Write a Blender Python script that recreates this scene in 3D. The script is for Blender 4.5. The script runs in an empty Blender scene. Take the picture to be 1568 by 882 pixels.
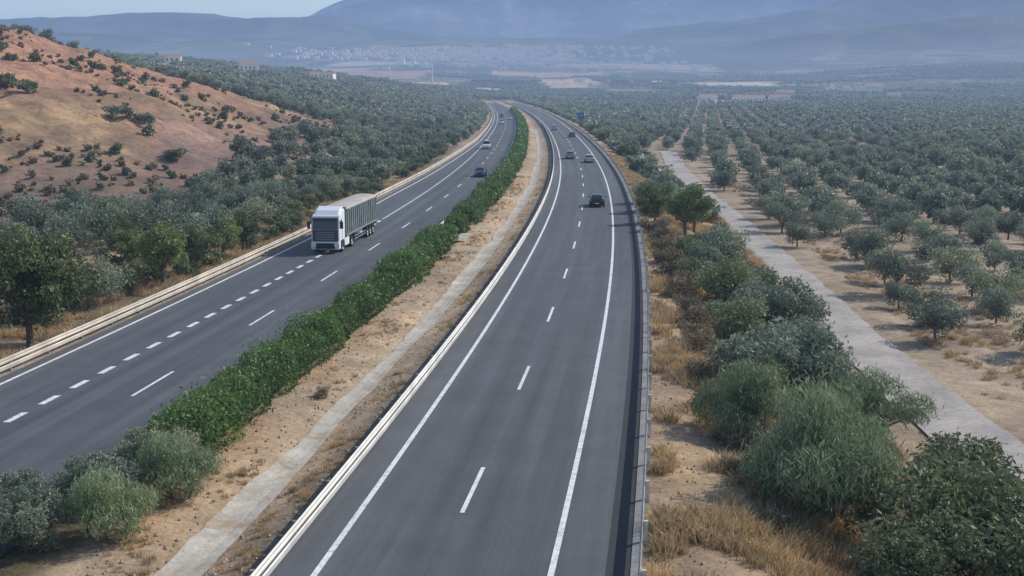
import bpy, math, random
import numpy as np
from mathutils import Vector
rng=np.random.default_rng(7); random.seed(7)
scene=bpy.context.scene
COL=scene.collection
scene.view_settings.view_transform='Standard'
scene.view_settings.look='None'
scene.view_settings.exposure=0

# ------------------------------------------------------------------ helpers
def ss(a,b,x):
    t=np.clip((np.asarray(x,float)-a)/(b-a),0,1); return t*t*(3-2*t)
def vnoise(x,y,seed=0.0):
    x=np.asarray(x,float); y=np.asarray(y,float)
    xi=np.floor(x); yi=np.floor(y); fx=x-xi; fy=y-yi
    def h(a,b):
        v=np.sin(a*127.1+b*311.7+seed*74.7)*43758.5453
        return v-np.floor(v)
    fx=fx*fx*(3-2*fx); fy=fy*fy*(3-2*fy)
    return (h(xi,yi)*(1-fx)+h(xi+1,yi)*fx)*(1-fy)+(h(xi,yi+1)*(1-fx)+h(xi+1,yi+1)*fx)*fy
def fbm(x,y,seed=0,oct=4):
    s=0;a=.5;t=0
    for i in range(oct):
        s=s+a*vnoise(x*2**i,y*2**i,seed+i*3.1); t+=a; a*=.5
    return s/t
_sy=[-100,0,47,109,160,210,287,400,533,708,1000,1400]
_ss=[.14,.135,.12,.086,.062,.039,.019,.006,-.010,-.026,-.05,-.12]
_Y=np.arange(-100,1500,1.0); _S=np.interp(_Y,_sy,_ss)
_k=np.hanning(41);_k/=_k.sum()
_S=np.convolve(np.pad(_S,20,'edge'),_k,'valid')
_X=np.cumsum(_S); _X=_X-np.interp(56.1,_Y,_X)+.25
def XR(y): return np.interp(y,_Y,_X)

_vy=[-200,700,1000,1500,2000,2500,3000,3500,4000,5000,6000,9000,20000]
_vz=[0,0,0,3,12,27,52,88,128,183,235,330,400]
R1=(3800,900,[-4000,-1590,-1000,-780,-660,-400,300,600,844,1590,2060,4000],[180,172,160,120,80,50,60,110,160,235,270,340])
R2=(6000,1500,[-6000,-3150,-1870,-973,-717,-269,211,531,851,1331,1971,2509,3250,7000],[380,337,331,321,273,200,200,273,305,355,430,550,610,740])
R3=(10000,2600,[-9000,-4180,-2048,-1515,-1301,-981,-448,-128,352,1152,2219,4181,9000],[480,472,472,545,650,755,785,720,715,780,860,890,930])
def ground(x,y):
    x=np.asarray(x,float); y=np.asarray(y,float)
    o=x-XR(y)
    z=-.07+0*x
    z=z-.38*np.exp(-((o+7.7)/1.3)**2)
    near=1-ss(500,900,y)*.6
    z=z-near*3.0*ss(6.9,17.5,o)-.8*ss(26,80,o)
    z=z-.5*ss(26.9,30,-o)
    off=ss(6.7,9,o)+ss(27,30,-o)-ss(17,18.5,o)*(1-ss(23.6,26,o))
    z=z+off*(fbm(x/2.2,y/2.2,3,3)-.5)*.45+off*(fbm(x/9,y/9,5,3)-.5)*.9
    d=np.clip(-x-38-6*(fbm(y/30,x/60,9,2)-.5),0,None)
    S=.45*ss(120,235,y)*(1-ss(300,430,y))+.20*ss(310,440,y)*(1-ss(1100,2200,y))
    hill=60*(1-np.exp(-d*S/60))
    gul=np.abs(vnoise((x*.35+y*.94)/4.5+3*vnoise(x/22,y/22,15),(x-y*.3)/55,14)-.5)
    z=z+hill*(1+.22*(fbm(x/14,y/26,11,4)-.5))+np.clip(hill,0,6)/6*((fbm(x/4,y/7,12,3)-.5)*1.7-1.1*np.abs(fbm(x/9,y/5,13,3)-.5)-(1-ss(0,.22,gul))*.9*(1-ss(360,430,y)))
    vz=np.interp(y,_vy,_vz)
    z=z+vz+ss(1400,2600,y)*(fbm(x/260,y/380,21,4)-.5)*24
    z=z+ss(420,1500,x)*ss(900,2400,y)*(1-ss(3500,5000,y))*60
    for i,(yc,w,xs,hs) in enumerate((R1,R2,R3)):
        t=(y-yc)/w
        prof=np.where(t<0,np.exp(-t*t*1.3),np.exp(-t*t*.4))
        H=np.interp(x+ (fbm(y/900,x/900,31+i,2)-.5)*500,xs,hs)
        rid=fbm(x/(yc*.07),y/(yc*.11),41+i,5)
        r=H*prof*(1-.20*(1-prof))+ (rid-.5)*H*.20 + H*.06*(np.abs(fbm(x/(yc*.03),y/(yc*.08),51+i,4)-.5)*-2+.3)
        r=np.where(y>yc-w*2.0,r,-1e3)
        k=12.0+yc*.004
        m=np.maximum(z,r); z=m+k*np.exp(-np.abs(z-r)/k)*.35*(r>-500)
    return z

def mesh_np(name,V,Q,mats,midx=None,attrs=None,uv=None,smooth=False,colors=None,parent=None,link=True):
    me=bpy.data.meshes.new(name)
    V=np.asarray(V,np.float32); Q=np.asarray(Q,np.int32); n=Q.shape[1]
    me.vertices.add(len(V)); me.vertices.foreach_set('co',V.ravel())
    me.loops.add(Q.size); me.loops.foreach_set('vertex_index',Q.ravel())
    me.polygons.add(len(Q)); me.polygons.foreach_set('loop_start',np.arange(0,Q.size,n,dtype=np.int32))
    try: me.polygons.foreach_set('loop_total',np.full(len(Q),n,np.int32))
    except Exception: pass
    if midx is not None: me.polygons.foreach_set('material_index',np.asarray(midx,np.int32))
    me.polygons.foreach_set('use_smooth',np.full(len(Q),smooth,bool))
    for m in mats: me.materials.append(m)
    me.update(calc_edges=True)
    if attrs:
        for k,a in attrs.items():
            at=me.attributes.new(k,'FLOAT','POINT'); at.data.foreach_set('value',np.asarray(a,np.float32))
    if colors is not None:
        at=me.attributes.new('col','FLOAT_COLOR','POINT')
        c=np.ones((len(V),4),np.float32); c[:,:3]=colors; at.data.foreach_set('color',c.ravel())
    if uv is not None:
        l=me.uv_layers.new(name='UVMap'); l.data.foreach_set('uv',np.asarray(uv,np.float32)[Q.ravel()].ravel())
    me.validate()
    if not link: return me
    ob=bpy.data.objects.new(name,me); COL.objects.link(ob)
    if parent: ob.parent=parent
    return ob
def mesh_py(name,V,F,mats,midx=None,parent=None,smooth=False,bevel=0):
    me=bpy.data.meshes.new(name); me.from_pydata([tuple(v) for v in V],[],F)
    for m in mats: me.materials.append(m)
    if midx: me.polygons.foreach_set('material_index',midx)
    me.polygons.foreach_set('use_smooth',[smooth]*len(me.polygons)); me.update()
    ob=bpy.data.objects.new(name,me); COL.objects.link(ob)
    if parent: ob.parent=parent
    if bevel:
        b=ob.modifiers.new('b','BEVEL'); b.width=bevel; b.segments=2; b.limit_method='ANGLE'
    return ob
def empty(name,loc=(0,0,0),rotz=0,scale=1):
    e=bpy.data.objects.new(name,None); COL.objects.link(e); e.location=loc; e.rotation_euler=(0,0,rotz); e.scale=(scale,)*3
    return e

# ------------------------------------------------------------------ materials
class NT:
    def __init__(s,name):
        s.m=bpy.data.materials.new(name); s.m.use_nodes=True; s.t=s.m.node_tree; s.n=s.t.nodes; s.l=s.t.links
        s.n.clear(); s.out=s.n.new('ShaderNodeOutputMaterial')
    def node(s,ty,**kw):
        n=s.n.new(ty)
        for k,v in kw.items(): setattr(n,k,v)
        return n
    def link(s,a,b): s.l.new(a,b)
    def val(s,sock,v):
        if isinstance(v,bpy.types.NodeSocket): s.link(v,sock)
        elif isinstance(v,(tuple,list)) and len(v)==3 and sock.type=='RGBA': sock.default_value=(*v,1)
        else: sock.default_value=v
    def noise(s,scale,detail=4,rough=.6,vec=None,dist=0):
        n=s.node('ShaderNodeTexNoise'); n.inputs['Scale'].default_value=scale; n.inputs['Detail'].default_value=detail
        n.inputs['Roughness'].default_value=rough; n.inputs['Distortion'].default_value=dist
        if vec: s.link(vec,n.inputs['Vector'])
        return n.outputs['Fac']
    def mix(s,f,a,b,mode='MIX'):
        n=s.node('ShaderNodeMix',data_type='RGBA',blend_type=mode)
        s.val(n.inputs[0],f); s.val(n.inputs[6],a); s.val(n.inputs[7],b); return n.outputs[2]
    def math(s,op,a,b=0,c=None,clamp=False):
        n=s.node('ShaderNodeMath',operation=op,use_clamp=clamp); s.val(n.inputs[0],a); s.val(n.inputs[1],b)
        if c is not None: s.val(n.inputs[2],c)
        return n.outputs[0]
    def maprange(s,v,a,b,c,d):
        n=s.node('ShaderNodeMapRange'); s.val(n.inputs[0],v)
        for i,q in enumerate((a,b,c,d)): n.inputs[i+1].default_value=q
        return n.outputs[0]
    def pos(s): return s.node('ShaderNodeNewGeometry').outputs['Position']
    def attr(s,name,o='Fac'):
        n=s.node('ShaderNodeAttribute'); n.attribute_name=name; return n.outputs[o]
    def princ(s,col,rough=.8,metal=0,bump=None,bstr=.3,bdist=.1,spec=.3):
        p=s.node('ShaderNodeBsdfPrincipled'); s.val(p.inputs['Base Color'],col); s.val(p.inputs['Roughness'],rough)
        s.val(p.inputs['Metallic'],metal); p.inputs['Specular IOR Level'].default_value=spec
        if bump is not None:
            b=s.node('ShaderNodeBump'); b.inputs['Strength'].default_value=bstr; b.inputs['Distance'].default_value=bdist
            s.link(bump,b.inputs['Height']); s.link(b.outputs[0],p.inputs['Normal'])
        return p
    def done(s,sh): s.link(sh.outputs[0],s.out.inputs['Surface']); return s.m

def simple(name,col,rough=.6,metal=0,spec=.4,var=.25,scale=3.0):
    t=NT(name); n=t.noise(scale,3,.6,t.node('ShaderNodeTexCoord').outputs['Object'])
    k=t.maprange(n,.3,.7,1-var,1+var)
    c=t.mix(1.0,(col[0],col[1],col[2]),k,'MULTIPLY')
    return t.done(t.princ(c,rough,metal,spec=spec))

def asphalt_mat(name,base,tracks):
    t=NT(name); uv=t.node('ShaderNodeTexCoord').outputs['UV']; sep=t.node('ShaderNodeSeparateXYZ'); t.link(uv,sep.inputs[0])
    P=t.pos()
    fine=t.noise(9,3,.75,P); mid=t.noise(.35,3,.6,P)
    mp=t.node('ShaderNodeMapping'); mp.inputs['Scale'].default_value=(1.3,.03,1); t.link(uv,mp.inputs[0])
    streak=t.noise(1.0,4,.65,mp.outputs[0])
    mp2=t.node('ShaderNodeMapping'); mp2.inputs['Scale'].default_value=(.25,.012,1); t.link(uv,mp2.inputs[0])
    big=t.noise(1.0,3,.5,mp2.outputs[0])
    c=t.mix(t.maprange(fine,.3,.7,0,1),tuple(b*.82 for b in base),tuple(b*1.18 for b in base))
    c=t.mix(1,c,t.maprange(streak,.3,.7,.80,1.18),'MULTIPLY')
    c=t.mix(1,c,t.maprange(mid,.3,.7,.9,1.1),'MULTIPLY')
    c=t.mix(1,c,t.maprange(big,.35,.65,.86,1.14),'MULTIPLY')
    for ctr,w,am in tracks:
        d=t.math('ABSOLUTE',t.math('SUBTRACT',sep.outputs[0],ctr))
        k=t.maprange(d,0,w,am,1.0); k2=t.math('MULTIPLY',t.math('SUBTRACT',k,1),t.maprange(big,.3,.7,.5,1.3)); k3=t.math('ADD',k2,1)
        c=t.mix(1,c,k3,'MULTIPLY')
    return t.done(t.princ(c,.82,spec=.35))
def paint_mat():
    t=NT('road_paint'); P=t.pos(); n=t.noise(3.5,5,.75,P); n2=t.noise(.5,3,.6,P)
    k=t.math('MULTIPLY',t.maprange(n,.36,.52,.5,1),t.maprange(n2,.3,.6,.85,1))
    c=t.mix(k,(.14,.14,.14),(.82,.82,.80))
    return t.done(t.princ(c,.6,spec=.4))
M_asR=asphalt_mat('asphalt_right',(.100,.104,.111),[(-.95,.6,.84),(-2.6,.6,.86),(.95,.7,.80),(2.6,.7,.80),(1.75,.35,.93)])
M_asL=asphalt_mat('asphalt_left',(.095,.100,.109),[(-17,.6,.88),(-15.3,.6,.88),(-18.8,.6,.82),(-20.5,.6,.82)])
M_asD=asphalt_mat('asphalt_dark_strip',(.038,.039,.044),[])
M_paint=paint_mat()
def concrete(name,col,s=1.0,crack=False):
    t=NT(name); P=t.pos(); a=t.noise(.6*s,5,.65,P); b=t.noise(7*s,4,.7,P)
    c=t.mix(t.maprange(a,.3,.7,0,1),tuple(q*.72 for q in col),tuple(q*1.22 for q in col))
    c=t.mix(1,c,t.maprange(b,.3,.7,.8,1.15),'MULTIPLY')
    if crack:
        d=t.noise(.45*s,7,.8,P,.6)
        c=t.mix(t.maprange(d,.50,.60,0,.85),c,(.36,.265,.175))
    return t.done(t.princ(c,.9,bump=b,bstr=.3,bdist=.03))
M_conc=concrete('concrete_gutter',(.50,.455,.38),1,True)
M_path=concrete('concrete_track',(.41,.37,.33),.5)
M_kerb=concrete('concrete_kerb',(.26,.26,.25),1)
def ground_mat():
    t=NT('ground_soil'); P=t.pos(); col=t.attr('col','Color'); det=t.attr('det'); red=t.attr('red')
    n1=t.noise(.5,5,.7,P); n2=t.noise(5,4,.75,P); n3=t.noise(.06,4,.6,P); n4=t.noise(.012,4,.65,P)
    k=t.math('MULTIPLY',t.maprange(n1,.3,.7,.68,1.32),t.maprange(n2,.3,.7,.72,1.28))
    k=t.math('MULTIPLY',k,t.maprange(n3,.3,.7,.8,1.2))
    k=t.math('MULTIPLY',k,t.maprange(n4,.35,.65,.8,1.2))
    c=t.mix(1,col,k,'MULTIPLY')
    e1=t.noise(.30,6,.72,P,.8)
    c=t.mix(t.math('MULTIPLY',red,t.maprange(e1,.50,.60,0,.6)),c,(.17,.11,.07))
    c=t.mix(t.math('MULTIPLY',red,t.maprange(n1,.58,.64,0,.65)),c,(.13,.115,.065))
    v=t.node('ShaderNodeTexVoronoi'); v.inputs['Scale'].default_value=.085; v.inputs['Randomness'].default_value=.45; t.link(P,v.inputs['Vector'])
    dots=t.maprange(v.outputs['Distance'],.25,.5,1,0)
    c=t.mix(t.math('MULTIPLY',dots,det),c,(.04,.052,.032))
    vv=t.node('ShaderNodeTexVoronoi'); vv.inputs['Scale'].default_value=.0045; t.link(P,vv.inputs['Vector'])
    gr=t.maprange(vv.outputs['Color'],.2,.8,.6,1.25)
    c=t.mix(t.math('GREATER_THAN',det,.25),c,t.mix(1,c,gr,'MULTIPLY'))
    return t.done(t.princ(c,.95,bump=n1,bstr=.6,bdist=.35,spec=.1))
M_ground=ground_mat()
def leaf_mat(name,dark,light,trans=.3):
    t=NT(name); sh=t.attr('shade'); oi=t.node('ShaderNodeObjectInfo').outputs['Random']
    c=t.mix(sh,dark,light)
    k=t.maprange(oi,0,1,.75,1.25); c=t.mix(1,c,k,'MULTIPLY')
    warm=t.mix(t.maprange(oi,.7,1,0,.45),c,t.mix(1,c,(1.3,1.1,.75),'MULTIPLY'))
    if trans==0:
        d=t.node('ShaderNodeBsdfDiffuse'); t.link(warm,d.inputs[0]); return t.done(d)
    p=t.princ(warm,.55,spec=.3); tr=t.node('ShaderNodeBsdfTranslucent'); t.link(warm,tr.inputs[0])
    m=t.node('ShaderNodeMixShader'); m.inputs[0].default_value=trans; t.link(p.outputs[0],m.inputs[1]); t.link(tr.outputs[0],m.inputs[2])
    return t.done(m)
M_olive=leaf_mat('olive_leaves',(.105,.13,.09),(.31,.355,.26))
M_olivef=leaf_mat('olive_leaves_far',(.12,.145,.10),(.37,.415,.31),.2)
M_broad=leaf_mat('broad_leaves',(.085,.11,.045),(.27,.32,.14))
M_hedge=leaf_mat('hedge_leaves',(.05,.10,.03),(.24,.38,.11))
M_shrub=leaf_mat('shrub_leaves',(.085,.105,.055),(.25,.29,.15))
M_broom=leaf_mat('broom_leaves',(.13,.17,.09),(.34,.41,.24))
M_dryb=leaf_mat('dry_scrub_leaves',(.16,.13,.09),(.40,.33,.22),0)
M_straw=leaf_mat('dry_grass_blades',(.30,.21,.115),(.66,.50,.29),.3)
M_bark=simple('bark',(.13,.10,.075),.9)
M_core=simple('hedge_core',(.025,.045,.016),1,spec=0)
M_galv=simple('galvanised_steel',(.66,.63,.58),.5,.25,var=.2,scale=.7)
M_galvb=simple('galvanised_steel_dusty',(.56,.50,.42),.6,.2,var=.25,scale=.5)
M_galvd=simple('weathered_steel',(.30,.29,.27),.6,.3,var=.3,scale=.7)
M_white=simple('white_wall',(.80,.78,.74),.8,var=.1,scale=.4)
M_roof=simple('tile_roof',(.38,.22,.15),.85)
M_glass=simple('dark_glass',(.015,.018,.022),.12,spec=.8,var=.1)
M_rub=simple('tyre_rubber',(.015,.015,.015),.85)
M_alu=simple('wheel_alloy',(.45,.45,.46),.4,.7)
M_blk=simple('black_plastic',(.02,.02,.022),.55)
M_red=simple('tail_lamp',(.45,.02,.02),.3)
M_lamp=simple('head_lamp',(.75,.76,.78),.2)
M_plate=simple('plate_white',(.7,.7,.68),.5)
M_sign=simple('sign_blue',(.05,.14,.38),.5,var=.05)

# ------------------------------------------------------------------ terrain
def axis(step0,lim0,g,end):
    a=[0]
    while a[-1]<lim0: a.append(a[-1]+step0)
    while a[-1]<end: a.append(a[-1]+max(step0,g*a[-1]))
    return np.array(a)
right=axis(.5,32,.025,15000); cols=np.concatenate([-right[:0:-1],right])
left_extra=np.arange(-165,-32,1.0); cols=np.concatenate([cols[cols<-165.5],left_extra,cols[cols>=-32]])
ys=[-60.0]
while ys[-1]<17000: ys.append(ys[-1]+max(.7,(.009 if ys[-1]<350 else .012)*ys[-1]))
ys=np.array(ys)
O,Yg=np.meshgrid(cols,ys)
Xg=O+XR(Yg)
Z=ground(Xg,Yg)
nc=len(cols); nr=len(ys)
idx=np.arange(nr*nc).reshape(nr,nc)
Q=np.stack([idx[:-1,:-1],idx[:-1,1:],idx[1:,1:],idx[1:,:-1]],-1).reshape(-1,4)
C=np.zeros((nr,nc,3))
def lay(mask,c):
    global C
    C=C*(1-mask[...,None])+np.array(c)*mask[...,None]
N1=fbm(Xg/3,Yg/5,61,4); N2=fbm(Xg/18,Yg/25,62,4); N3=fbm(Xg/90,Yg/140,63,4)
C[:]=(.37,.285,.20)
lay(ss(.45,.6,N2)*.5,(.31,.23,.155))
med=((O>-14)&(O<-4.4)).astype(float)
lay(med,(.43,.32,.215)); lay(med*ss(.45,.62,N1)*.7,(.48,.335,.205)); lay(med*ss(.52,.7,N2)*.4,(.29,.24,.165))
lay(med*ss(-9.3,-10.2,O)*ss(.4,.6,N1)*.5,(.46,.28,.155))
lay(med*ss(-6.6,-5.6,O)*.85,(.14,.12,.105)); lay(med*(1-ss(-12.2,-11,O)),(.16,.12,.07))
rs=ss(6.2,6.6,O)*(1-ss(17.5,18.5,O))
lay(rs,(.37,.265,.165)); lay(rs*ss(.45,.6,N1)*.7,(.50,.35,.19)); lay(rs*ss(.5,.62,N2)*.5,(.29,.20,.14))
lv=ss(26.6,27.2,-O)*(1-ss(45,60,-O))
lay(lv,(.29,.215,.15)); lay(lv*ss(.45,.6,N1)*.6,(.42,.30,.17)); lay(lv*ss(.48,.62,N2)*.7,(.16,.14,.09))
D=-Xg-38
hm=ss(-2,6,D)*ss(105,125,Yg)*(1-ss(360,450,Yg))
lay(hm,(.35,.20,.13))
up=Z+6*(N2-.5)
lay(hm*(1-ss(3,10,up)),(.235,.16,.135))
lay(hm*ss(.50,.60,N2)*ss(3,6,up)*(1-ss(9,15,up))*.65,(.45,.32,.16))
lay(hm*ss(.5,.62,N1)*.5,(.38,.22,.145)); lay(hm*ss(.52,.62,fbm(Xg/7,Yg/10,66,4))*.6,(.20,.145,.09))
lay(hm*ss(11,18,up)*.6,(.40,.20,.13))
far=ss(900,1900,Yg)
lay(far,(.11,.11,.07)); lay(far*ss(.48,.62,N3)*.6,(.21,.175,.125))
lay(far*ss(.56,.64,fbm(Xg/60,Yg/260,67,3))*(1-ss(4500,5500,Yg))*.7,(.35,.26,.19))
lay(ss(3000,3600,Yg)*(1-ss(-500,-300,-np.abs(Xg+150)))*.7,(.06,.07,.045))
lay(ss(4600,5600,Yg),(.055,.065,.05)); lay(ss(4600,5600,Yg)*ss(.5,.62,fbm(Xg/240,Yg/400,72,4))*.6,(.12,.115,.08))
lay(ss(7000,9000,Yg)*ss(.5,.62,fbm(Xg/600,Yg/900,71,4))*.6,(.22,.19,.16))
patches=[(-265,-90,1700,2120,(.55,.40,.29)),(48,150,1950,2420,(.50,.36,.25)),(110,275,2150,2320,(.60,.48,.35)),(285,430,1960,2130,(.55,.45,.34)),
 (160,285,1090,1240,(.50,.42,.32)),(-345,-170,2250,2720,(.40,.23,.17)),(-120,30,1780,1900,(.50,.39,.28)),(-500,-330,2650,2950,(.42,.31,.22)),(-60,200,2500,2720,(.42,.27,.2)),(300,520,1500,1600,(.45,.37,.28)),
 (-200,-100,1480,1560,(.5,.38,.27)),(-450,-200,3050,3250,(.45,.34,.26)),(100,500,2950,3150,(.33,.26,.2))]
for x0,x1,y0,y1,c in patches:
    wob=(N2-.5)*60+(N3-.5)*70
    m=ss(x0-6,x0+6,Xg+wob)*(1-ss(x1-6,x1+6,Xg+wob))*ss(y0-8,y0+8,Yg+wob)*(1-ss(y1-8,y1+8,Yg+wob))
    lay(m,c)
det=far*(1-.6*ss(6500,9000,Yg))
for x0,x1,y0,y1,c in patches: det=np.where((Xg>x0-5)&(Xg<x1+5)&(Yg>y0-5)&(Yg<y1+5),0,det)
V=np.stack([Xg,Yg,Z],-1).reshape(-1,3)
mesh_np('ground',V,Q,[M_ground],colors=C.reshape(-1,3),attrs={'det':det.ravel(),'red':hm.ravel()},smooth=True)

# ------------------------------------------------------------------ road strips
def ysamp(y0,y1,s=2.0):
    a=[y0]
    while a[-1]<y1: a.append(a[-1]+max(s,.02*abs(a[-1]) if s>1 else .008*abs(a[-1])))
    a[-1]=y1; return np.array(a)
def strips(name,segs,z,mat,ncol=1,zf=None,parent=None,st=2.0):
    Vs=[];Qs=[];U=[];b=0
    for (l,r,y0,y1) in segs:
        yy=ysamp(y0,y1,st) if y1-y0>8 else np.array([y0,y1],float)
        L=l(yy) if callable(l) else np.full(len(yy),l); R=r(yy) if callable(r) else np.full(len(yy),r)
        k=np.linspace(0,1,ncol+1)
        off=L[:,None]*(1-k)+R[:,None]*k; Y=np.repeat(yy[:,None],ncol+1,1); X=off+XR(Y)
        zz=np.full(X.shape,z) if zf is None else zf(off,X,Y)+z
        Vs.append(np.stack([X,Y,zz],-1).reshape(-1,3)); U.append(np.stack([off,Y],-1).reshape(-1,2))
        n=len(yy); ix=np.arange(n*(ncol+1)).reshape(n,ncol+1)+b; b+=n*(ncol+1)
        Qs.append(np.stack([ix[:-1,:-1],ix[:-1,1:],ix[1:,1:],ix[1:,:-1]],-1).reshape(-1,4))
    return mesh_np(name,np.concatenate(Vs),np.concatenate(Qs),[mat],uv=np.concatenate(U),parent=parent)
YE=1120
SEP=-17.9
outerA=lambda y: -np.interp(y,[-60,160,320,1500],[26.0,26.0,23.6,23.6])
outerL=lambda y: -np.interp(y,[-60,160,320,1500],[25.3,25.2,22.9,22.9])
strips('road',[(-4.95,5.1,-60,YE)],0.0,M_asR,6)
strips('road',[(outerA,-13.55,-60,YE)],0.0,M_asL,6)
strips('road_edge_strip',[(5.1,5.85,-60,YE)],0.0,M_asD)  # darker asphalt strip between the right shoulder and the kerb
strips('kerb',[(5.85,6.2,-60,YE)],0.03,M_kerb)
lw=.1
seg=[(-3.5-lw,-3.5+lw,-60,YE),(3.5-lw,3.5+lw,-60,YE),(SEP+3.5-lw,SEP+3.5+lw,-60,YE),
     (lambda y:outerL(y)-.08,lambda y:outerL(y)+.12,-60,YE)]
seg.append((SEP-3.5-.08,SEP-3.5+.08,132,YE))
y=41.7-17*6
while y<700:
    seg.append((-.08,.08,y-2.0,y+3.0)); y+=17
y=55.5-17*7
while y<700:
    seg.append((SEP-.08,SEP+.08,y,y+5.0)); y+=17
y=-60
while y<130:
    seg.append((SEP-3.5-.16,SEP-3.5+.16,y,y+1.6)); y+=3.0
strips('road_markings',seg,.012,M_paint)
gz=lambda o,X,Y: ground(X,Y)
strips('drainage_gutter',[(lambda y:-8.3+.12*np.sin(y*.11)+.35*(vnoise(y/6.1,y*0,31)-.5)+.10*(vnoise(y/.9,y*0,32)-.5),lambda y:-7.15+.12*np.sin(y*.07+1)+.30*(vnoise(y/5.3,y*0,33)-.5)+.10*(vnoise(y/.8,y*0,34)-.5),-60,420)],.06,M_conc,3,gz,st=.7)
pc=lambda y: np.interp(y,[-60,40,55,83,121,194,264,330],[24.0,22.7,22.5,20.5,19.6,19.0,21.5,27.0])
strips('dirt_track',[(lambda y:pc(y)-2.1+.3*(vnoise(y/2.3,y*0,35)-.5),lambda y:pc(y)+2.1+.3*(vnoise(y/2.1,y*0,36)-.5),-60,330)],.10,M_path,5,lambda o,X,Y:ground(X,Y),st=.9)

# ------------------------------------------------------------------ guardrails
def rail(name,off,y0,y1,face,mat,double=False,postm=None,step=4.0):
    e=empty(name)
    offf=off if callable(off) else (lambda y:np.full(np.shape(y),float(off)))
    prof=[(0,.44),(.05,.48),(.05,.54),(0,.59),(.05,.64),(.05,.70),(0,.74),(-.012,.74),(.03,.70),(.03,.64),(-.02,.59),(.03,.54),(.03,.48),(-.012,.44)]
    profs=[prof]
    if double: profs.append([(0.02,.12),(.05,.16),(.05,.32),(.02,.36),(.0,.36),(.02,.32),(.02,.16),(0,.12)])
    yy=ysamp(y0,y1); X=XR(yy)+offf(yy)
    for i,p in enumerate(profs):
        p=np.array(p); n=len(p)
        Vx=X[:,None]+p[None,:,0]*face; Vy=np.repeat(yy[:,None],n,1); Vz=np.repeat(p[None,:,1],len(yy),0)
        ix=np.arange(len(yy)*n).reshape(len(yy),n); nx=np.roll(ix,-1,1)
        Qq=np.stack([ix[:-1],nx[:-1],nx[1:],ix[1:]],-1).reshape(-1,4)
        mesh_np('beam_%d'%i,np.stack([Vx,Vy,Vz],-1).reshape(-1,3),Qq,[mat],parent=e)
    Vs=[];Fs=[]
    for py in np.arange(y0+1,min(y1,450),step):
        px=float(XR(py)+offf(np.array([py]))[0])-face*.11
        def bx(cx,cy,z0,z1,hx,hy):
            b=len(Vs)
            for zz in (z0,z1):
                for sx,sy in ((-1,-1),(1,-1),(1,1),(-1,1)): Vs.append((cx+sx*hx,cy+sy*hy,zz))
            Fs.extend([(b,b+3,b+2,b+1),(b+4,b+5,b+6,b+7)]+[(b+i,b+(i+1)%4,b+4+(i+1)%4,b+4+i) for i in range(4)])
        bx(px,py,-.3,.72,.06,.06); bx(px+face*.065,py,.5,.66,.05,.035)
    mesh_py('posts',Vs,Fs,[postm or M_galvd],parent=e)
rail('guardrail',-4.75,-60,YE,1,M_galv,True)
rail('guardrail',6.15,-60,YE,-1,M_galvd,False,M_galv,step=4)
rail('guardrail',-13.75,-60,YE,-1,M_galv,False)
rail('guardrail',lambda y:outerA(y)-.3,-60,YE,1,M_galvb,True)

# ------------------------------------------------------------------ foliage tools
def rdir(n,r=rng):
    v=r.normal(size=(n,3)); return v/np.linalg.norm(v,axis=1,keepdims=True)
def leafquads(P,size,asp=.5,up=0.0,r=rng):
    n=len(P); a=rdir(n,r); a[:,2]+=up; a/=np.linalg.norm(a,axis=1,keepdims=True)
    b=np.cross(a,rdir(n,r)); b/=np.linalg.norm(b,axis=1,keepdims=True)+1e-9
    s=size*(.6+.8*r.random(n)); s=s[:,None]
    V=np.stack([P-a*s,P+b*s*asp,P+a*s,P-b*s*asp],1).reshape(-1,3)
    return V,np.arange(n*4).reshape(n,4)
def tube(Vs,Fs,p0,p1,r0,r1,n=6):
    p0=Vector(p0);p1=Vector(p1); d=(p1-p0).normalized(); a=d.orthogonal().normalized(); b=d.cross(a)
    base=len(Vs)
    for p,r in ((p0,r0),(p1,r1)):
        for i in range(n):
            t=2*math.pi*i/n; Vs.append(tuple(p+(a*math.cos(t)+b*math.sin(t))*r))
    for i in range(n): Fs.append((base+i,base+(i+1)%n,base+n+(i+1)%n,base+n+i))
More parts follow.
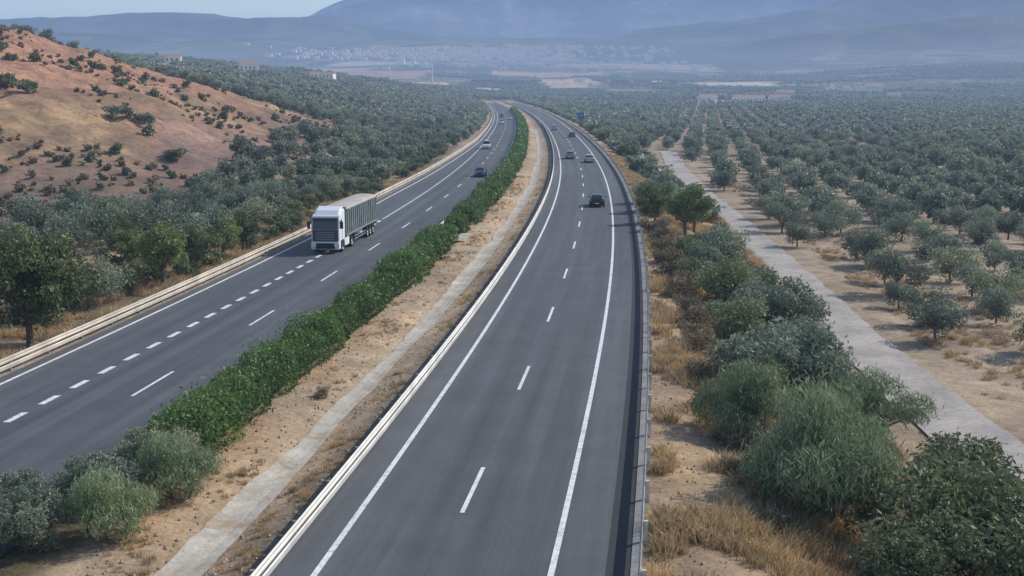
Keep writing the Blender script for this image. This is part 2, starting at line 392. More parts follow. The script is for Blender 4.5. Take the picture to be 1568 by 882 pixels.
def tree_mesh(name,H,R,nclump,nleaf,leaf,trunk,seed,mat,asp=.5,up=0.,trunks=1,crad=.42,limbs=True,bottom=None):
    r=np.random.default_rng(seed)
    zb=bottom if bottom is not None else trunk*.8
    cz=(zb+H)/2; hz=(H-zb)/2
    ex,ey=.85+.35*r.random(),.85+.35*r.random()
    cl=[]
    for i in range(nclump):
        d=rdir(1,r)[0]; k=r.random()**.45*(1-crad*.45)
        c=np.array([d[0]*R*k*ex*(.85+.35*r.random()),d[1]*R*k*ey,cz+d[2]*hz*k])
        cr=R*crad*(.5+.75*r.random())
        cl.append((c,cr))
    w=np.array([c[1]**2 for c in cl]); w/=w.sum()
    ci=r.choice(nclump,nleaf,p=w)
    CC=np.array([c[0] for c in cl])[ci]; CR=np.array([c[1] for c in cl])[ci]
    dd=rdir(nleaf,r); rad=(.35+.65*r.random(nleaf)**.5)
    rad*=1+.35*(r.random(nleaf)>.88)
    P=CC+dd*(CR*rad)[:,None]*np.array([1,1,.8])
    P[:,2]=np.maximum(P[:,2],.05)
    V,Qd=leafquads(P,leaf,asp,up,r)
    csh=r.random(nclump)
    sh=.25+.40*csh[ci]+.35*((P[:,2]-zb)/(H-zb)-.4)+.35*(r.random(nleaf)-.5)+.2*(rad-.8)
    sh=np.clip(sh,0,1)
    Vs=[];Fs=[]
    if trunk>0 and limbs:
        for tI in range(trunks):
            ox,oy=(r.normal()*.25,r.normal()*.25) if trunks>1 else (0,0)
            base=(ox,oy,-.4); t1=(ox*1.5+r.normal()*.1,oy*1.5+r.normal()*.1,trunk)
            tube(Vs,Fs,base,t1,H*.035/trunks**.4,H*.024/trunks**.4,8)
            for j in r.choice(nclump,min(nclump,7),replace=False):
                c=cl[j][0]; mid=(np.array(t1)*.5+c*.5)+r.normal(size=3)*R*.08
                tube(Vs,Fs,t1,mid,H*.018,H*.011,5); tube(Vs,Fs,mid,c,H*.011,H*.004,4)
    if Vs:
        tv=np.array(Vs); tf=np.array(Fs)+len(V)
        Va=np.concatenate([V,tv]); Qa=np.concatenate([Qd,tf]); mi=np.concatenate([np.zeros(len(Qd)),np.ones(len(tf))])
        at=np.concatenate([np.repeat(sh,4),np.zeros(len(tv))])
    else: Va,Qa,mi,at=V,Qd,np.zeros(len(Qd)),np.repeat(sh,4)
    return mesh_np(name,Va,Qa,[mat,M_bark],midx=mi,attrs={'shade':at},link=False)
def place(name,me,x,y,s=1,rz=None,sz=None,dz=0):
    ob=bpy.data.objects.new(name,me); COL.objects.link(ob)
    ob.location=(x,y,float(ground(x,y))-.05+dz); ob.rotation_euler=(0,0,random.uniform(0,6.28) if rz is None else rz)
    ob.scale=(s,s,sz if sz else s); return ob
def instancer(name,me,pts,scl,rot,parent):
    P=np.asarray(pts,float); n=len(P)
    if n==0: return
    s=np.asarray(scl)[:,None]*.5*math.sqrt(2)
    cor=[]
    for k in range(4):
        a=np.asarray(rot)+math.pi/2*k
        cor.append(P+np.stack([np.cos(a),np.sin(a),0*a],1)*s)
    V=np.stack(cor,1).reshape(-1,3)
    ob=mesh_np(name,V,np.arange(n*4).reshape(n,4),[],parent=parent)
    ob.instance_type='FACES'; ob.use_instance_faces_scale=True; ob.instance_faces_scale=1
    ob.show_instancer_for_render=False; ob.show_instancer_for_viewport=False
    ch=bpy.data.objects.new(name+'_plant',me); COL.objects.link(ch); ch.parent=ob
    return ob

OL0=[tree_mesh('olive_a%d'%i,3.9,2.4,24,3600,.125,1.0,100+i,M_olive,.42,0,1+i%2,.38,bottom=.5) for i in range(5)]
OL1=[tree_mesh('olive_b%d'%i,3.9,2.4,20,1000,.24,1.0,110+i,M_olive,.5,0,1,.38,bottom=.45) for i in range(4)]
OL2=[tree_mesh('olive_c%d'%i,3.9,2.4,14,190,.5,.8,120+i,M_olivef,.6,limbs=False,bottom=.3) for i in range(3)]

HOUSES=[(-186,880,14,8,6.5,.3),(-150,1010,12,8,5.5,-.2),(-163,1025,8,6,5,.4),(500,1720,26,12,9,.1),(470,1750,14,9,7,.3),(225,1180,30,10,5,.05),(190,1205,18,9,5,.1),(262,1215,20,9,4.5,0),
 (-240,1950,22,10,7,.1),(-160,1900,16,9,7,-.1),(120,2200,20,9,7,.1),(-215,790,10,7,6,.2),(330,1500,22,10,6,.1),(400,1300,14,8,6,-.1)]
def grid_pts(sp,ang,y0,y1,rowsp=None):
    rowsp=rowsp or sp
    R=y1*1.3
    g=np.arange(-R,R,sp); h=np.arange(-R,R,rowsp)
    A,B=np.meshgrid(g,h); A=A.ravel();B=B.ravel()
    c,s=math.cos(ang),math.sin(ang)
    X=A*c-B*s; Y=A*s+B*c
    X+=rng.normal(size=len(X))*.6*sp/7; Y+=rng.normal(size=len(X))*.8*sp/7
    k=(Y>y0)&(Y<y1)&(np.abs(X)<Y*.5+25)
    return X[k],Y[k]
def allowed(X,Y):
    o=X-XR(Y)
    pr=pc(np.clip(Y,-60,330))
    ok=((o>pr+4.0)&(Y<330))|((o>14)&(Y>=330))|(o<-31)|(Y>1125)
    red=(-X>34)&(Y>100)&(Y<345)&(o<-30)
    ok&=~(red&(-X>42+ (vnoise(Y/12,X/12,4)*8)))
    ok&=~((o<-30)&(Y<100))
    for x0,x1,y0,y1,c in patches: ok&=~((X>x0)&(X<x1)&(Y>y0)&(Y<y1))
    for hx,hy,hw,_,_,_ in HOUSES: ok&=~((np.abs(X-hx)<hw*.5+8)&(Y>hy-70)&(Y<hy+12))
    return ok
pts=[]
Xa,Ya=grid_pts(6.6,math.radians(-9),30,1125,7.2); pts.append((Xa,Ya,np.ones(len(Xa))))
Xb,Yb=grid_pts(9.3,math.radians(20),1125,2500); pts.append((Xb,Yb,np.full(len(Xb),1.25)))
X=np.concatenate([p[0] for p in pts]);Y=np.concatenate([p[1] for p in pts]);S=np.concatenate([p[2] for p in pts])
k=allowed(X,Y)&(rng.random(len(X))>.07)&~((Y>1300)&(fbm(X/90,Y/140,63,4)>.53))
X,Y,S=X[k],Y[k],S[k]
Zt=ground(X,Y)-.1
S=S*(.64+.46*rng.random(len(X)))*(.88+.28*vnoise(X/40,Y/40,8))
rot=rng.random(len(X))*6.28
dist=np.hypot(X,Y)
grove=empty('olive_grove')
lod=np.where(dist<165,0,np.where(dist<430,1,2))
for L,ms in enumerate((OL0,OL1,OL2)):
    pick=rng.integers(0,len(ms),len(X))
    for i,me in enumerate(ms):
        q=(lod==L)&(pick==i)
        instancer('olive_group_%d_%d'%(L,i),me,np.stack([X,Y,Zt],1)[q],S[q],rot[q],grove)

# hedge ----------------------------------------------------------
def hedge(name,segs):
    e=empty(name); Vs=[];Qs=[];sh=[];b=0
    lumpf=lambda t:.72+.42*vnoise(t/1.25,0*t,17)+.16*vnoise(t/.4,t*0,18)+.22*(vnoise(t/6.0,t*0,16)-.4)
    for y0,y1 in segs:
        yy=y0
        while y1-yy>.1:
            L=min(6.0 if yy<140 else 20.0,y1-yy); per=640 if yy<75 else (440 if yy<140 else (150 if yy<260 else 50)); sz=.10 if yy<75 else (.13 if yy<140 else (.24 if yy<260 else .45))
            n=int(L*per); t=yy+rng.random(n)*L
            lump=lumpf(t)
            th=rng.random(n)*math.pi*1.16-.25; rr=(.70+.36*rng.random(n)**.6)*lump
            side=vnoise(t/1.1,th*.9,23); rr*=.80+.40*side
            rr*=1+.22*(rng.random(n)>.93)
            ce=np.sign(np.cos(th))*np.abs(np.cos(th))**.8; se=np.sign(np.sin(th))*np.abs(np.sin(th))**.75
            oo=-12.05+ce*1.15*rr; zz=.25+se*1.45*rr
            zz=np.maximum(zz,.05)
            P=np.stack([XR(t)+oo,t,zz],1)
            V_,Q_=leafquads(P,sz,.38,.5); Vs.append(V_);Qs.append(Q_+b);b+=len(V_)
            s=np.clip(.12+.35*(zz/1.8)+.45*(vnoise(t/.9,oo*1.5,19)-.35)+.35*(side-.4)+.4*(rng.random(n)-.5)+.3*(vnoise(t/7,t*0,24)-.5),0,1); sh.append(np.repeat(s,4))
            yy+=L
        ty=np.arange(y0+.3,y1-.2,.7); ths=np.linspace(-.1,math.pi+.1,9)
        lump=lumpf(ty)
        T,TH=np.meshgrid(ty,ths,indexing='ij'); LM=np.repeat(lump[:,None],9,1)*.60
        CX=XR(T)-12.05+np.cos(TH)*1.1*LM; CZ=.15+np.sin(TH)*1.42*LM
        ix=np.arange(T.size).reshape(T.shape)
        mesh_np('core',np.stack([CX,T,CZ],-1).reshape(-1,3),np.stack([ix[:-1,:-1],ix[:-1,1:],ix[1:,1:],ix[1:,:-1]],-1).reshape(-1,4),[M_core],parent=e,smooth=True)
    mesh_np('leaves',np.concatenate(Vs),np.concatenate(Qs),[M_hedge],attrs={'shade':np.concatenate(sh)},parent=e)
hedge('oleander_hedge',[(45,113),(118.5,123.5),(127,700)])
strips('concrete_slab',[(-13.4,-10.2,112.8,119)],.03,M_conc,3)

# shrubs & individual trees -------------------------------------
SH=[tree_mesh('shrub_m%d'%i,3.0,2.0,30,8000,.085,.4,200+i,M_shrub,.4,.2,2,.34,bottom=.1) for i in range(3)]
SHO=[tree_mesh('oshrub_m%d'%i,3.0,2.0,28,8000,.09,.4,210+i,M_olive,.4,.3,2,.34,bottom=.1) for i in range(2)]
SL=[tree_mesh('lshrub_m%d'%i,3.0,2.0,16,900,.22,.4,260+i,M_shrub if i<2 else M_olive,.5,.2,2,.4,bottom=.1,limbs=False) for i in range(3)]
BR=[tree_mesh('broom_m%d'%i,3.2,2.0,26,11000,.13,.3,220+i,M_broom,.13,1.1,3,.36,bottom=.1) for i in range(2)]
DS=[tree_mesh('scrub_m%d'%i,1.2,1.0,16,1800,.08,.2,230+i,M_dryb,.3,.5,2,.4,bottom=.02) for i in range(3)]
BT=[tree_mesh('broad_m%d'%i,7.4,3.6,42,14000,.12,1.6,240+i,M_broad,.55,0,1,.27,bottom=1.0) for i in range(2)]
ST=[tree_mesh('small_m%d'%i,4.6,2.0,20,4500,.11,1.3,250+i,M_broad,.5,0,1,.34,bottom=1.0) for i in range(3)]
place('broadleaf_tree',BT[0],-27.9,69.5,1.02,.5)
place('broadleaf_tree',BT[1],-31.9,66,.78)
place('broadleaf_tree',ST[0],-26.0,90,1.1); place('broadleaf_tree',ST[1],-25.2,97,.95)
place('broadleaf_tree',ST[2],-39.6,119,.95); place('broadleaf_tree',ST[0],-24.4,103,.85); place('broadleaf_tree',ST[1],-23.9,108,.9)
place('broadleaf_tree',ST[2],-30.5,95,.9); place('broadleaf_tree',ST[1],-33,104,.95); place('olive_tree',OL0[1],-28.8,83,.95)
place('shrub',SHO[0],-30.5,78,.9); place('shrub',SH[1],-31,84,.8); place('shrub',SH[2],-34,76,1.0)
for nm,me,x,y,s,sz in [
 ('broom_shrub',BR[0],11.2,43.2,1.45,1.6),('broom_shrub',BR[1],9.9,50.5,1.0,1.1),('shrub',SH[0],15.8,41.5,1.75,1.7),('shrub',SH[1],18.3,46.5,1.45,1.35),
 ('shrub',SH[2],12.9,37.0,1.2,1.1),('shrub',SH[0],17.4,37,1.4,1.3),('shrub',SHO[1],20.3,41,1.3,1.2),('broom_shrub',BR[1],17.0,57.5,1.35,1.15),('broom_shrub',BR[0],14.2,52.5,1.1,1.1),('shrub',SHO[0],13.6,60.5,1.65,1.6),('shrub',SH[1],11.4,56,1.0,.95),
 ('shrub',SHO[1],15.8,66,1.35,1.3),('shrub',SH[2],13.4,72,1.15,1.0),('shrub',SHO[0],17.0,79,1.5,1.55),('shrub',SH[0],15.0,85,1.4,1.4),('shrub',SH[1],18.0,90,1.2,1.2),('shrub',SHO[1],15.8,96,1.35,1.4),
 ('shrub',SH[0],15.4,104,1.0,1.0),('shrub',SH[2],16.4,140,1.3,1.2),('shrub',SHO[0],17.5,150,1.3,1.2),('shrub',SH[1],12.6,64.5,.7,.7),('shrub',SHO[0],19.8,86,1.0,1.0),('shrub',SH[0],14.2,91,.9,.9)]:
    place(nm,me,x,y,s,None,sz)
place('broadleaf_tree',ST[0],17.6,123,1.25); place('broadleaf_tree',ST[2],19.5,131,1.1); place('olive_tree',OL0[0],19.5,112,1.0); place('broadleaf_tree',ST[1],15.0,128,.9)
for i in range(34):
    y=random.uniform(150,520); o=random.uniform(9.5,16)
    place('shrub',random.choice(SL),float(XR(y))+o,y,random.uniform(.7,1.4))
for (x,y) in [(-12.9,37.5),(-15.2,36.5),(-11.9,41.5),(-16.8,38.5),(-14.2,40.5),(-13.2,44.2)]:
    place('shrub',BR[0] if x>-13.1 else SHO[0],x,y,random.uniform(.62,.8),None,.72)
for (x,y,s) in [(9.5,60,.9),(10.3,66,1.1),(11.2,74,1.2),(11.6,78,1.2),(12.2,92,1.3),(12.6,100,1.2),(13.8,112,1.4),(14.2,120,1.5),(15.8,135,1.5),(9.2,50,.9),(10.6,69,1.0),(13,99,1.4),(13.6,108,1.3),(-8.9,56,.5),(8.9,40,.8),(8.6,45,.7),(9.3,55,1.0),(11.5,84,1.3),(12.6,88,1.2)]:
    place('dry_scrub',DS[random.randrange(3)],x,y,s)
hs=[(-88,205,1.3),(-84,207,1.2),(-80,205,1.0),(-66,206,1.1),(-62,207,1.0),(-44,172,.8),(-97,240,.9),(-74,236,.7),(-103,250,1.0),(-60,262,.8),(-52,190,.9)]
for x,y,s in hs: place('shrub',random.choice(SL),x,y,s,None,s*.8)
scr=empty('hillside_scrub')
n=4200; x=-rng.uniform(38,160,n); y=rng.uniform(120,345,n); kk=fbm(x/12,y/16,81,3)+.22*(rng.random(n)-.5)>.545
x,y=x[kk],y[kk]; h=int(len(x)*.75)
SD=tree_mesh('scrub_l',1.2,1.0,10,260,.2,.2,270,M_dryb,.5,.4,2,.4,bottom=.02,limbs=False); SG=tree_mesh('scrub_g',1.2,1.0,10,260,.2,.2,271,M_shrub,.5,.4,2,.4,bottom=.02,limbs=False)
instancer('scrub_patch',SD,np.stack([x,y,ground(x,y)],1)[:h],.3+.6*rng.random(h),rng.random(h)*6,scr)
m_=len(x)-h; instancer('scrub_patch_green',SG,np.stack([x,y,ground(x,y)],1)[h:],.3+1.1*rng.random(m_)**2,rng.random(m_)*6,scr)
ub=empty('roadside_brush')
n=1000; y=rng.uniform(60,420,n); o=-rng.uniform(28.5,46,n); kk=fbm(o/6,y/9,82,3)>.50; y,o=y[kk],o[kk]; x=XR(y)+o
instancer('brush_a',SL[0],np.stack([x,y,ground(x,y)-.1],1),.2+.45*rng.random(len(x)),rng.random(len(x))*6,ub)
n=600; y=rng.uniform(36,420,n); o=rng.uniform(9.5,17,n); kk=fbm(o/3,y/6,83,3)>.50; y,o=y[kk],o[kk]; x=XR(y)+o
pk=rng.random(len(x))<.6; zz=ground(x,y)-.1
instancer('brush_b',SH[1],np.stack([x,y,zz],1)[pk],.2+.4*rng.random(pk.sum()),rng.random(pk.sum())*6,ub)
instancer('brush_g',DS[1],np.stack([x,y,zz],1)[~pk],.6+.7*rng.random((~pk).sum()),rng.random((~pk).sum())*6,ub)
n=520; y=rng.uniform(150,1100,n); o=rng.uniform(9.5,15.5,n); x=XR(y)+o
instancer('brush_c',OL2[0],np.stack([x,y,ground(x,y)-.1],1),.4+.5*rng.random(len(x)),rng.random(len(x))*6,ub)
n=420; y=rng.uniform(330,1100,n); o=-rng.uniform(27,33,n); x=XR(y)+o
instancer('brush_d',OL2[1],np.stack([x,y,ground(x,y)-.1],1),.4+.5*rng.random(len(x)),rng.random(len(x))*6,ub)

# dry grass ------------------------------------------------------
def tuft(name,n,h,seed):
    r=np.random.default_rng(seed); V=[];Qd=[];sh=[]
    for i in range(n):
        a=r.random()*6.28; rad=r.random()**.5*.35; bx,by=math.cos(a)*rad,math.sin(a)*rad
        hh=h*(.5+.8*r.random()); lx,ly=r.normal()*.3*hh+bx*.5,r.normal()*.3*hh+by*.5; w=.012+.012*r.random(); b=r.random()*6.28; wx,wy=math.cos(b)*w,math.sin(b)*w
        k=len(V)
        V+=[(bx-wx,by-wy,-.03),(bx+wx,by+wy,-.03),(bx+lx*.5+wx*.8,by+ly*.5+wy*.8,hh*.6),(bx+lx*.5-wx*.8,by+ly*.5-wy*.8,hh*.6)]
        V+=[(bx+lx*1.2,by+ly*1.2,hh),(bx+lx*1.2,by+ly*1.2,hh*.98)]
        Qd+=[(k,k+1,k+2,k+3),(k+3,k+2,k+4,k+5)]; s=r.random(); sh+=[s*.5,s*.5,s,s,1,1]
    return mesh_np(name,V,Qd,[M_straw],attrs={'shade':np.clip(sh,0,1)},link=False)
TF=[tuft('tuft_%d'%i,46,.45,300+i) for i in range(3)]
grass=empty('dry_grass')
def grassfill(nm,n,o0,o1,y0,y1,thr,s0,s1,seed,gap=False):
    y=y0+(y1-y0)*rng.random(n)**1.5; o=rng.uniform(o0,o1,n); kk=fbm(o/2.0,y/3.5,seed,3)+.12*(rng.random(n)-.5)>thr
    if gap: kk&=(np.abs(o+7.7)>.95)
    y,o=y[kk],o[kk]; x=XR(y)+o; z=ground(x,y); sc=s0+(s1-s0)*rng.random(len(x)); pk=rng.integers(0,3,len(x))
    for i in range(3):
        q=pk==i; instancer(nm+'_%d'%i,TF[i],np.stack([x,y,z],1)[q],sc[q],rng.random(q.sum())*6.28,grass)
grassfill('slope',15000,6.5,18,28,260,.46,.4,1.2,91)
grassfill('median',3000,-11,-5.6,28,200,.54,.15,.5,92,True)
grassfill('verge',7000,-40,-26.8,40,220,.48,.4,1.2,93)
grassfill('trackside',4000,25,34,40,220,.54,.3,.8,94)
SV=[];SF=[]
for i in range(3400):
    zone=random.random()
    y=30+150*random.random()**1.6
    o=random.uniform(-10.9,-5.2) if zone<.7 else random.uniform(6.5,12)
    x=float(XR(y))+o; s=random.uniform(.02,.09)
    b=len(SV); z=float(ground(x,y))+s*.3
    for d in ((1,0,0),(0,1,0),(-1,0,0),(0,-1,0),(0,0,.8),(0,0,-.6)):
        SV.append((x+d[0]*s*random.uniform(.7,1.3),y+d[1]*s*random.uniform(.7,1.3),z+d[2]*s))
    for f in ((0,1,4),(1,2,4),(2,3,4),(3,0,4),(1,0,5),(2,1,5),(3,2,5),(0,3,5)): SF.append(tuple(b+q for q in f))
mesh_py('gravel',SV,SF,[simple('stone',(.42,.33,.25),.9,var=.35,scale=.5)])

# ------------------------------------------------------------------ vehicles
def hexa(name,p,mat,parent,bevel=0):
    F=[(0,3,2,1),(4,5,6,7),(0,1,5,4),(1,2,6,5),(2,3,7,6),(3,0,4,7)]
    return mesh_py(name,p,F,[mat],parent=parent,bevel=bevel)
def box(name,x0,x1,y0,y1,z0,z1,mat,parent,bevel=0):
    return hexa(name,[(x0,y0,z0),(x1,y0,z0),(x1,y1,z0),(x0,y1,z0),(x0,y0,z1),(x1,y0,z1),(x1,y1,z1),(x0,y1,z1)],mat,parent,bevel)
def prism(name,prof,x0,x1,mat,parent,bevel=0):
    n=len(prof); V=[(x0,y,z) for y,z in prof]+[(x1,y,z) for y,z in prof]
    F=[tuple(range(n)),tuple(range(2*n-1,n-1,-1))]+[(i,n+i,n+(i+1)%n,(i+1)%n) for i in range(n)]
    return mesh_py(name,V,F,[mat],parent=parent,bevel=bevel)
def wheel(parent,x,y,r,w,nm):
    n=24; V=[];F=[];mi=[]
    prof=[(-w/2,r*.55,0),(-w/2,r*.93,0),(-w/2+.03,r,0),(w/2-.03,r,0),(w/2,r*.93,0),(w/2,r*.55,0),(w/2-.04,r*.5,1),(w/2-.06,r*.2,1),(w/2-.02,r*.12,1),(w/2-.02,.001,1)]
    sgn=1 if x>0 else -1
    for i in range(n):
        a=2*math.pi*i/n
        for px,pr,_ in prof: V.append((x+sgn*px,y+math.cos(a)*pr,r+math.sin(a)*pr))
    m=len(prof)
    for i in range(n):
        j=(i+1)%n
        for k in range(m-1):
            F.append((i*m+k,j*m+k,j*m+k+1,i*m+k+1)); mi.append(1 if prof[k][2] or prof[k+1][2] else 0)
    return mesh_py(nm,V,F,[M_rub,M_alu],mi,parent)
def car(color,x,y,heading,tall=0.0,name='car',van=False):
    e=empty(name,(x,y,.012),heading)
    paint=simple('car_paint',color,.28,.15,spec=.6,var=.05)
    if van:
        st=[(-2.2,.8,.95),(-2.15,1.05,1.75),(-2.0,1.08,1.88),(.2,1.08,1.9),(.55,1.06,1.82),(1.25,1.02,1.12),(1.4,.98,1.05),(2.1,.82,.88),(2.2,.6,.66)]
        cab=(1,5)
    else:
        st=[(-2.15,.70,.74),(-2.1,.88,.92),(-1.95,.95,1.02+tall),(-1.45,.96,1.36+tall),(-1.2,.95,1.43+tall),(.1,.93,1.46+tall),(.35,.92,1.41+tall),(1.1,.90,1.0),(1.25,.88,.95),(1.95,.76,.81),(2.12,.58,.62)]
        cab=(2,7)
    V=[];F=[];mi=[]
    for i,(yy,belt,top) in enumerate(st):
        w=.89 if -1.9<yy<1.9 else .80
        tw=.60 if cab[0]<i<cab[1] else .74
        if i in cab: tw=.66
        zb=.22 if -2<yy<2 else .32
        half=[(w*.90,zb),(w,zb+.18),(w*1.0,belt*.8),(w*.96,belt),(tw,top-.03),(tw*.8,top)]
        V+= [( -a,yy,b) for a,b in half]+[(a,yy,b) for a,b in half[::-1]]
    m=12
    for i in range(len(st)-1):
        for k in range(m-1):
            F.append((i*m+k,i*m+k+1,(i+1)*m+k+1,(i+1)*m+k))
            g=0
            incab=cab[0]<=i<cab[1]
            if incab and k in (3,7): g=1
            if (not van or i>2) and k in (4,5,6) and (i in (cab[0],cab[1]-1)): g=1
            mi.append(g)
        F.append((i*m+m-1,i*m,(i+1)*m,(i+1)*m+m-1)); mi.append(2)
    F.append(tuple(range(m))); mi.append(0); F.append(tuple(range((len(st)-1)*m+m-1,(len(st)-1)*m-1,-1))); mi.append(0)
    b=mesh_py('body',V,F,[paint,M_glass,M_blk],mi,e,smooth=False)
    bv=b.modifiers.new('b','BEVEL'); bv.width=.03; bv.segments=2; bv.limit_method='ANGLE'; bv.angle_limit=math.radians(25)
    for sx in (-1,1):
        box('b_pillar',sx*.80-.03,sx*.80+.03,-.55,-.47,.9,1.2,paint,e)
        box('mirror',sx*.97-.09,sx*.97+.09,.82,.95,.92,1.05,paint,e,.03)
        box('tail_lamp',sx*.66-.13,sx*.66+.13,-2.19,-2.08,.66,.82,M_red,e,.02)
        box('head_lamp',sx*.62-.15,sx*.62+.15,2.02,2.14,.56,.68,M_lamp,e,.02)
        for wy in (-1.33,1.32): wheel(e,sx*.80,wy,.33,.22,'wheel')
        for wy in (-1.33,1.32):
            n=16; pr=[(wy+math.cos(t)*.39,.33+math.sin(t)*.39) for t in np.linspace(0,math.pi,n)]
            prism('wheel_arch',pr,sx*.885-.012,sx*.885+.012,M_blk,e)
    box('rear_bumper',-.78,.78,-2.22,-2.1,.34,.55,paint,e,.04); box('plate',-.26,.26,-2.235,-2.222,.42,.53,M_plate,e)
    box('front_bumper',-.78,.78,2.08,2.2,.25,.46,paint,e,.04); box('grille',-.4,.4,2.195,2.21,.3,.42,M_blk,e)
    return e
def hd(y): return -math.atan(float((XR(y+1)-XR(y-1))/2))
def pl(y,o): return float(XR(y))+o
car((.012,.013,.015),pl(147,1.75),147,hd(147),0,'car')
car((.42,.43,.45),pl(231,1.9),231,hd(231),.05,'car')
car((.30,.31,.33),pl(243,-1.5),243,hd(243),.1,'car')
car((.05,.055,.06),pl(345,1.8),345,hd(345),.0,'car')
car((.45,.45,.46),pl(400,-1.7),400,hd(400),.1,'car')
car((.02,.035,.09),pl(195,-16.2),195,hd(195)+math.pi,0,'car')
car((.75,.75,.74),pl(281,-19.7),281,hd(281)+math.pi,0,'van',True)
car((.72,.72,.72),pl(462,-19.5),462,hd(462)+math.pi,.1,'car')
car((.70,.70,.70),pl(520,-16.2),520,hd(520)+math.pi,.1,'car')
car((.05,.05,.06),pl(560,-19.6),560,hd(560)+math.pi,.1,'car')

def truck():
    yy=104.5
    e=empty('truck',(pl(yy,-21.2),yy,.012),hd(112)+math.pi-.01)
    W=simple('truck_white',(.80,.80,.82),.35,spec=.5,var=.04); T=simple('trailer_grey_green',(.15,.18,.18),.5,var=.3,scale=.8); TP=simple('tarpaulin',(.46,.42,.36),.8,var=.15,scale=.6)
    D=simple('cab_front_shade',(.08,.07,.10),.4,var=.1)  # shade on the cab front put into a dark purplish colour
    prism('cab',[(-2.2,1.0),(-.1,1.0),(0,1.2),(.0,2.05),(-.16,2.95),(-.34,3.22),(-1.95,3.72),(-2.2,3.6)],-1.22,1.22,W,e,.08)
    prism('roof_deflector',[(-.5,3.25),(-1.0,3.62),(-2.15,3.92),(-2.15,3.3)],-1.05,1.05,W,e,.08)
    box('bumper',-1.24,1.24,-.55,.1,.35,1.02,W,e,.07)
    box('lower_grille',-.85,.85,.102,.12,.42,.9,M_blk,e); box('grille',-1.12,1.12,.005,.035,1.05,2.06,D,e,.01)  # grille panel enlarged and darkened to paint in the shaded cab front
    for i in range(5): box('grille_bar_%d'%i,-.8,.8,.036,.05,1.2+i*.15,1.23+i*.15,M_alu,e)
    hexa('windscreen',[(-1.12,.018,2.12),(1.12,.018,2.12),(1.12,-.0,2.08),(-1.12,-.0,2.08),(-1.08,-.118,2.9),(1.08,-.118,2.9),(1.08,-.15,2.9),(-1.08,-.15,2.9)],M_glass,e)
    prism('sun_visor',[(-.1,2.98),(.18,2.86),(.18,2.92),(-.1,3.08)],-1.1,1.1,M_blk,e)
    for sx in (-1,1):
        x0,x1=(1.222,1.24) if sx>0 else (-1.24,-1.222)
        prism('side_window',[(-1.0,2.15),(-.16,2.15),(-.3,2.8),(-1.0,2.85)],x0,x1,M_glass,e)
        prism('door_line',[(-1.08,1.05),(-1.05,1.05),(-1.05,2.95),(-1.08,2.95)],x0,x1,M_blk,e)
        box('mirror_upper',sx*1.45-.12,sx*1.45+.12,-.12,.02,2.15,2.75,M_blk,e,.03)
        box('mirror_arm',min(sx*1.2,sx*1.45),max(sx*1.2,sx*1.45),-.1,-.05,2.62,2.66,M_blk,e)
        box('head_lamp',sx*.98-.2,sx*.98+.2,.095,.125,.62,.85,M_lamp,e,.01)
        box('fuel_tank',sx*.98-.24,sx*.98+.24,-3.6,-2.3,.5,1.0,M_alu,e,.08)
        box('side_skirt',sx*1.2-.03,sx*1.2+.03,-3.75,-2.25,.42,1.1,W,e,.02)
        prism('step_panel',[(-2.2,.5),(-1.95,.5),(-1.95,1.0),(-2.2,1.0)],sx*1.2-.03,sx*1.2+.03,W,e)
        wheel(e,sx*1.05,-1.35,.5,.32,'wheel_front'); wheel(e,sx*.95,-4.9,.5,.55,'wheel_drive')
        prism('arch',[(-1.35+math.cos(t)*.6,.5+math.sin(t)*.6) for t in np.linspace(0,math.pi,14)],sx*1.225-.02,sx*1.225+.02,M_blk,e)
        for k,wy in enumerate((-11.6,-12.9,-14.2)):
            wheel(e,sx*1.02,wy,.5,.38,'wheel_trailer'); prism('mudguard',[(wy+math.cos(t)*.6,.5+math.sin(t)*.6) for t in np.linspace(.15,math.pi-.15,10)]+[(wy+math.cos(t)*.56,.5+math.sin(t)*.56) for t in np.linspace(math.pi-.15,.15,10)],sx*1.02-.2,sx*1.02+.2,M_blk,e)
        box('side_guard',sx*1.2-.02,sx*1.2+.02,-10.7,-6.0,.75,.85,M_alu,e); box('side_guard_low',sx*1.2-.02,sx*1.2+.02,-10.7,-6.0,.5,.6,M_alu,e)
        for k in range(16): box('rib_%d'%k,sx*1.265-.03,sx*1.265+.03,-3.1-k*.82-.05,-3.1-k*.82+.05,1.35,3.45,T,e)
        box('top_rail',sx*1.26-.05,sx*1.26+.05,-15.9,-2.75,3.45,3.56,T,e,.01); box('bottom_rail',sx*1.26-.05,sx*1.26+.05,-15.9,-2.75,1.2,1.35,M_alu,e,.01)
        box('tail_lamp',sx*.9-.25,sx*.9+.25,-16.0,-15.92,.85,1.0,M_red,e)
    box('chassis',-.45,.45,-15.8,-1.8,.75,1.05,M_blk,e); box('tractor_frame',-.4,.4,-6.0,-1.8,.6,.74,M_blk,e)
    box('trailer_body',-1.235,1.235,-15.9,-2.75,1.2,3.5,T,e,.02)
    prism('headboard',[(-2.75,1.2),(-2.7,1.2),(-2.7,3.75),(-2.75,3.75)],-1.23,1.23,T,e)
    V=[];F=[]; ny=30;nx=9
    for j in range(ny+1):
        y_=-2.8-13.05*j/ny
        for i in range(nx):
            a=math.pi*i/(nx-1); V.append((-1.22*math.cos(a),y_,3.53+.26*math.sin(a)+.03*math.sin(j*2.1)*math.sin(a)))
    for j in range(ny):
        for i in range(nx-1): k=j*nx+i; F.append((k,k+1,k+nx+1,k+nx))
    F.append(tuple(range(nx))); F.append(tuple(range(ny*nx,ny*nx+nx)))
    mesh_py('tarpaulin',V,F,[TP],parent=e,smooth=False)
truck()

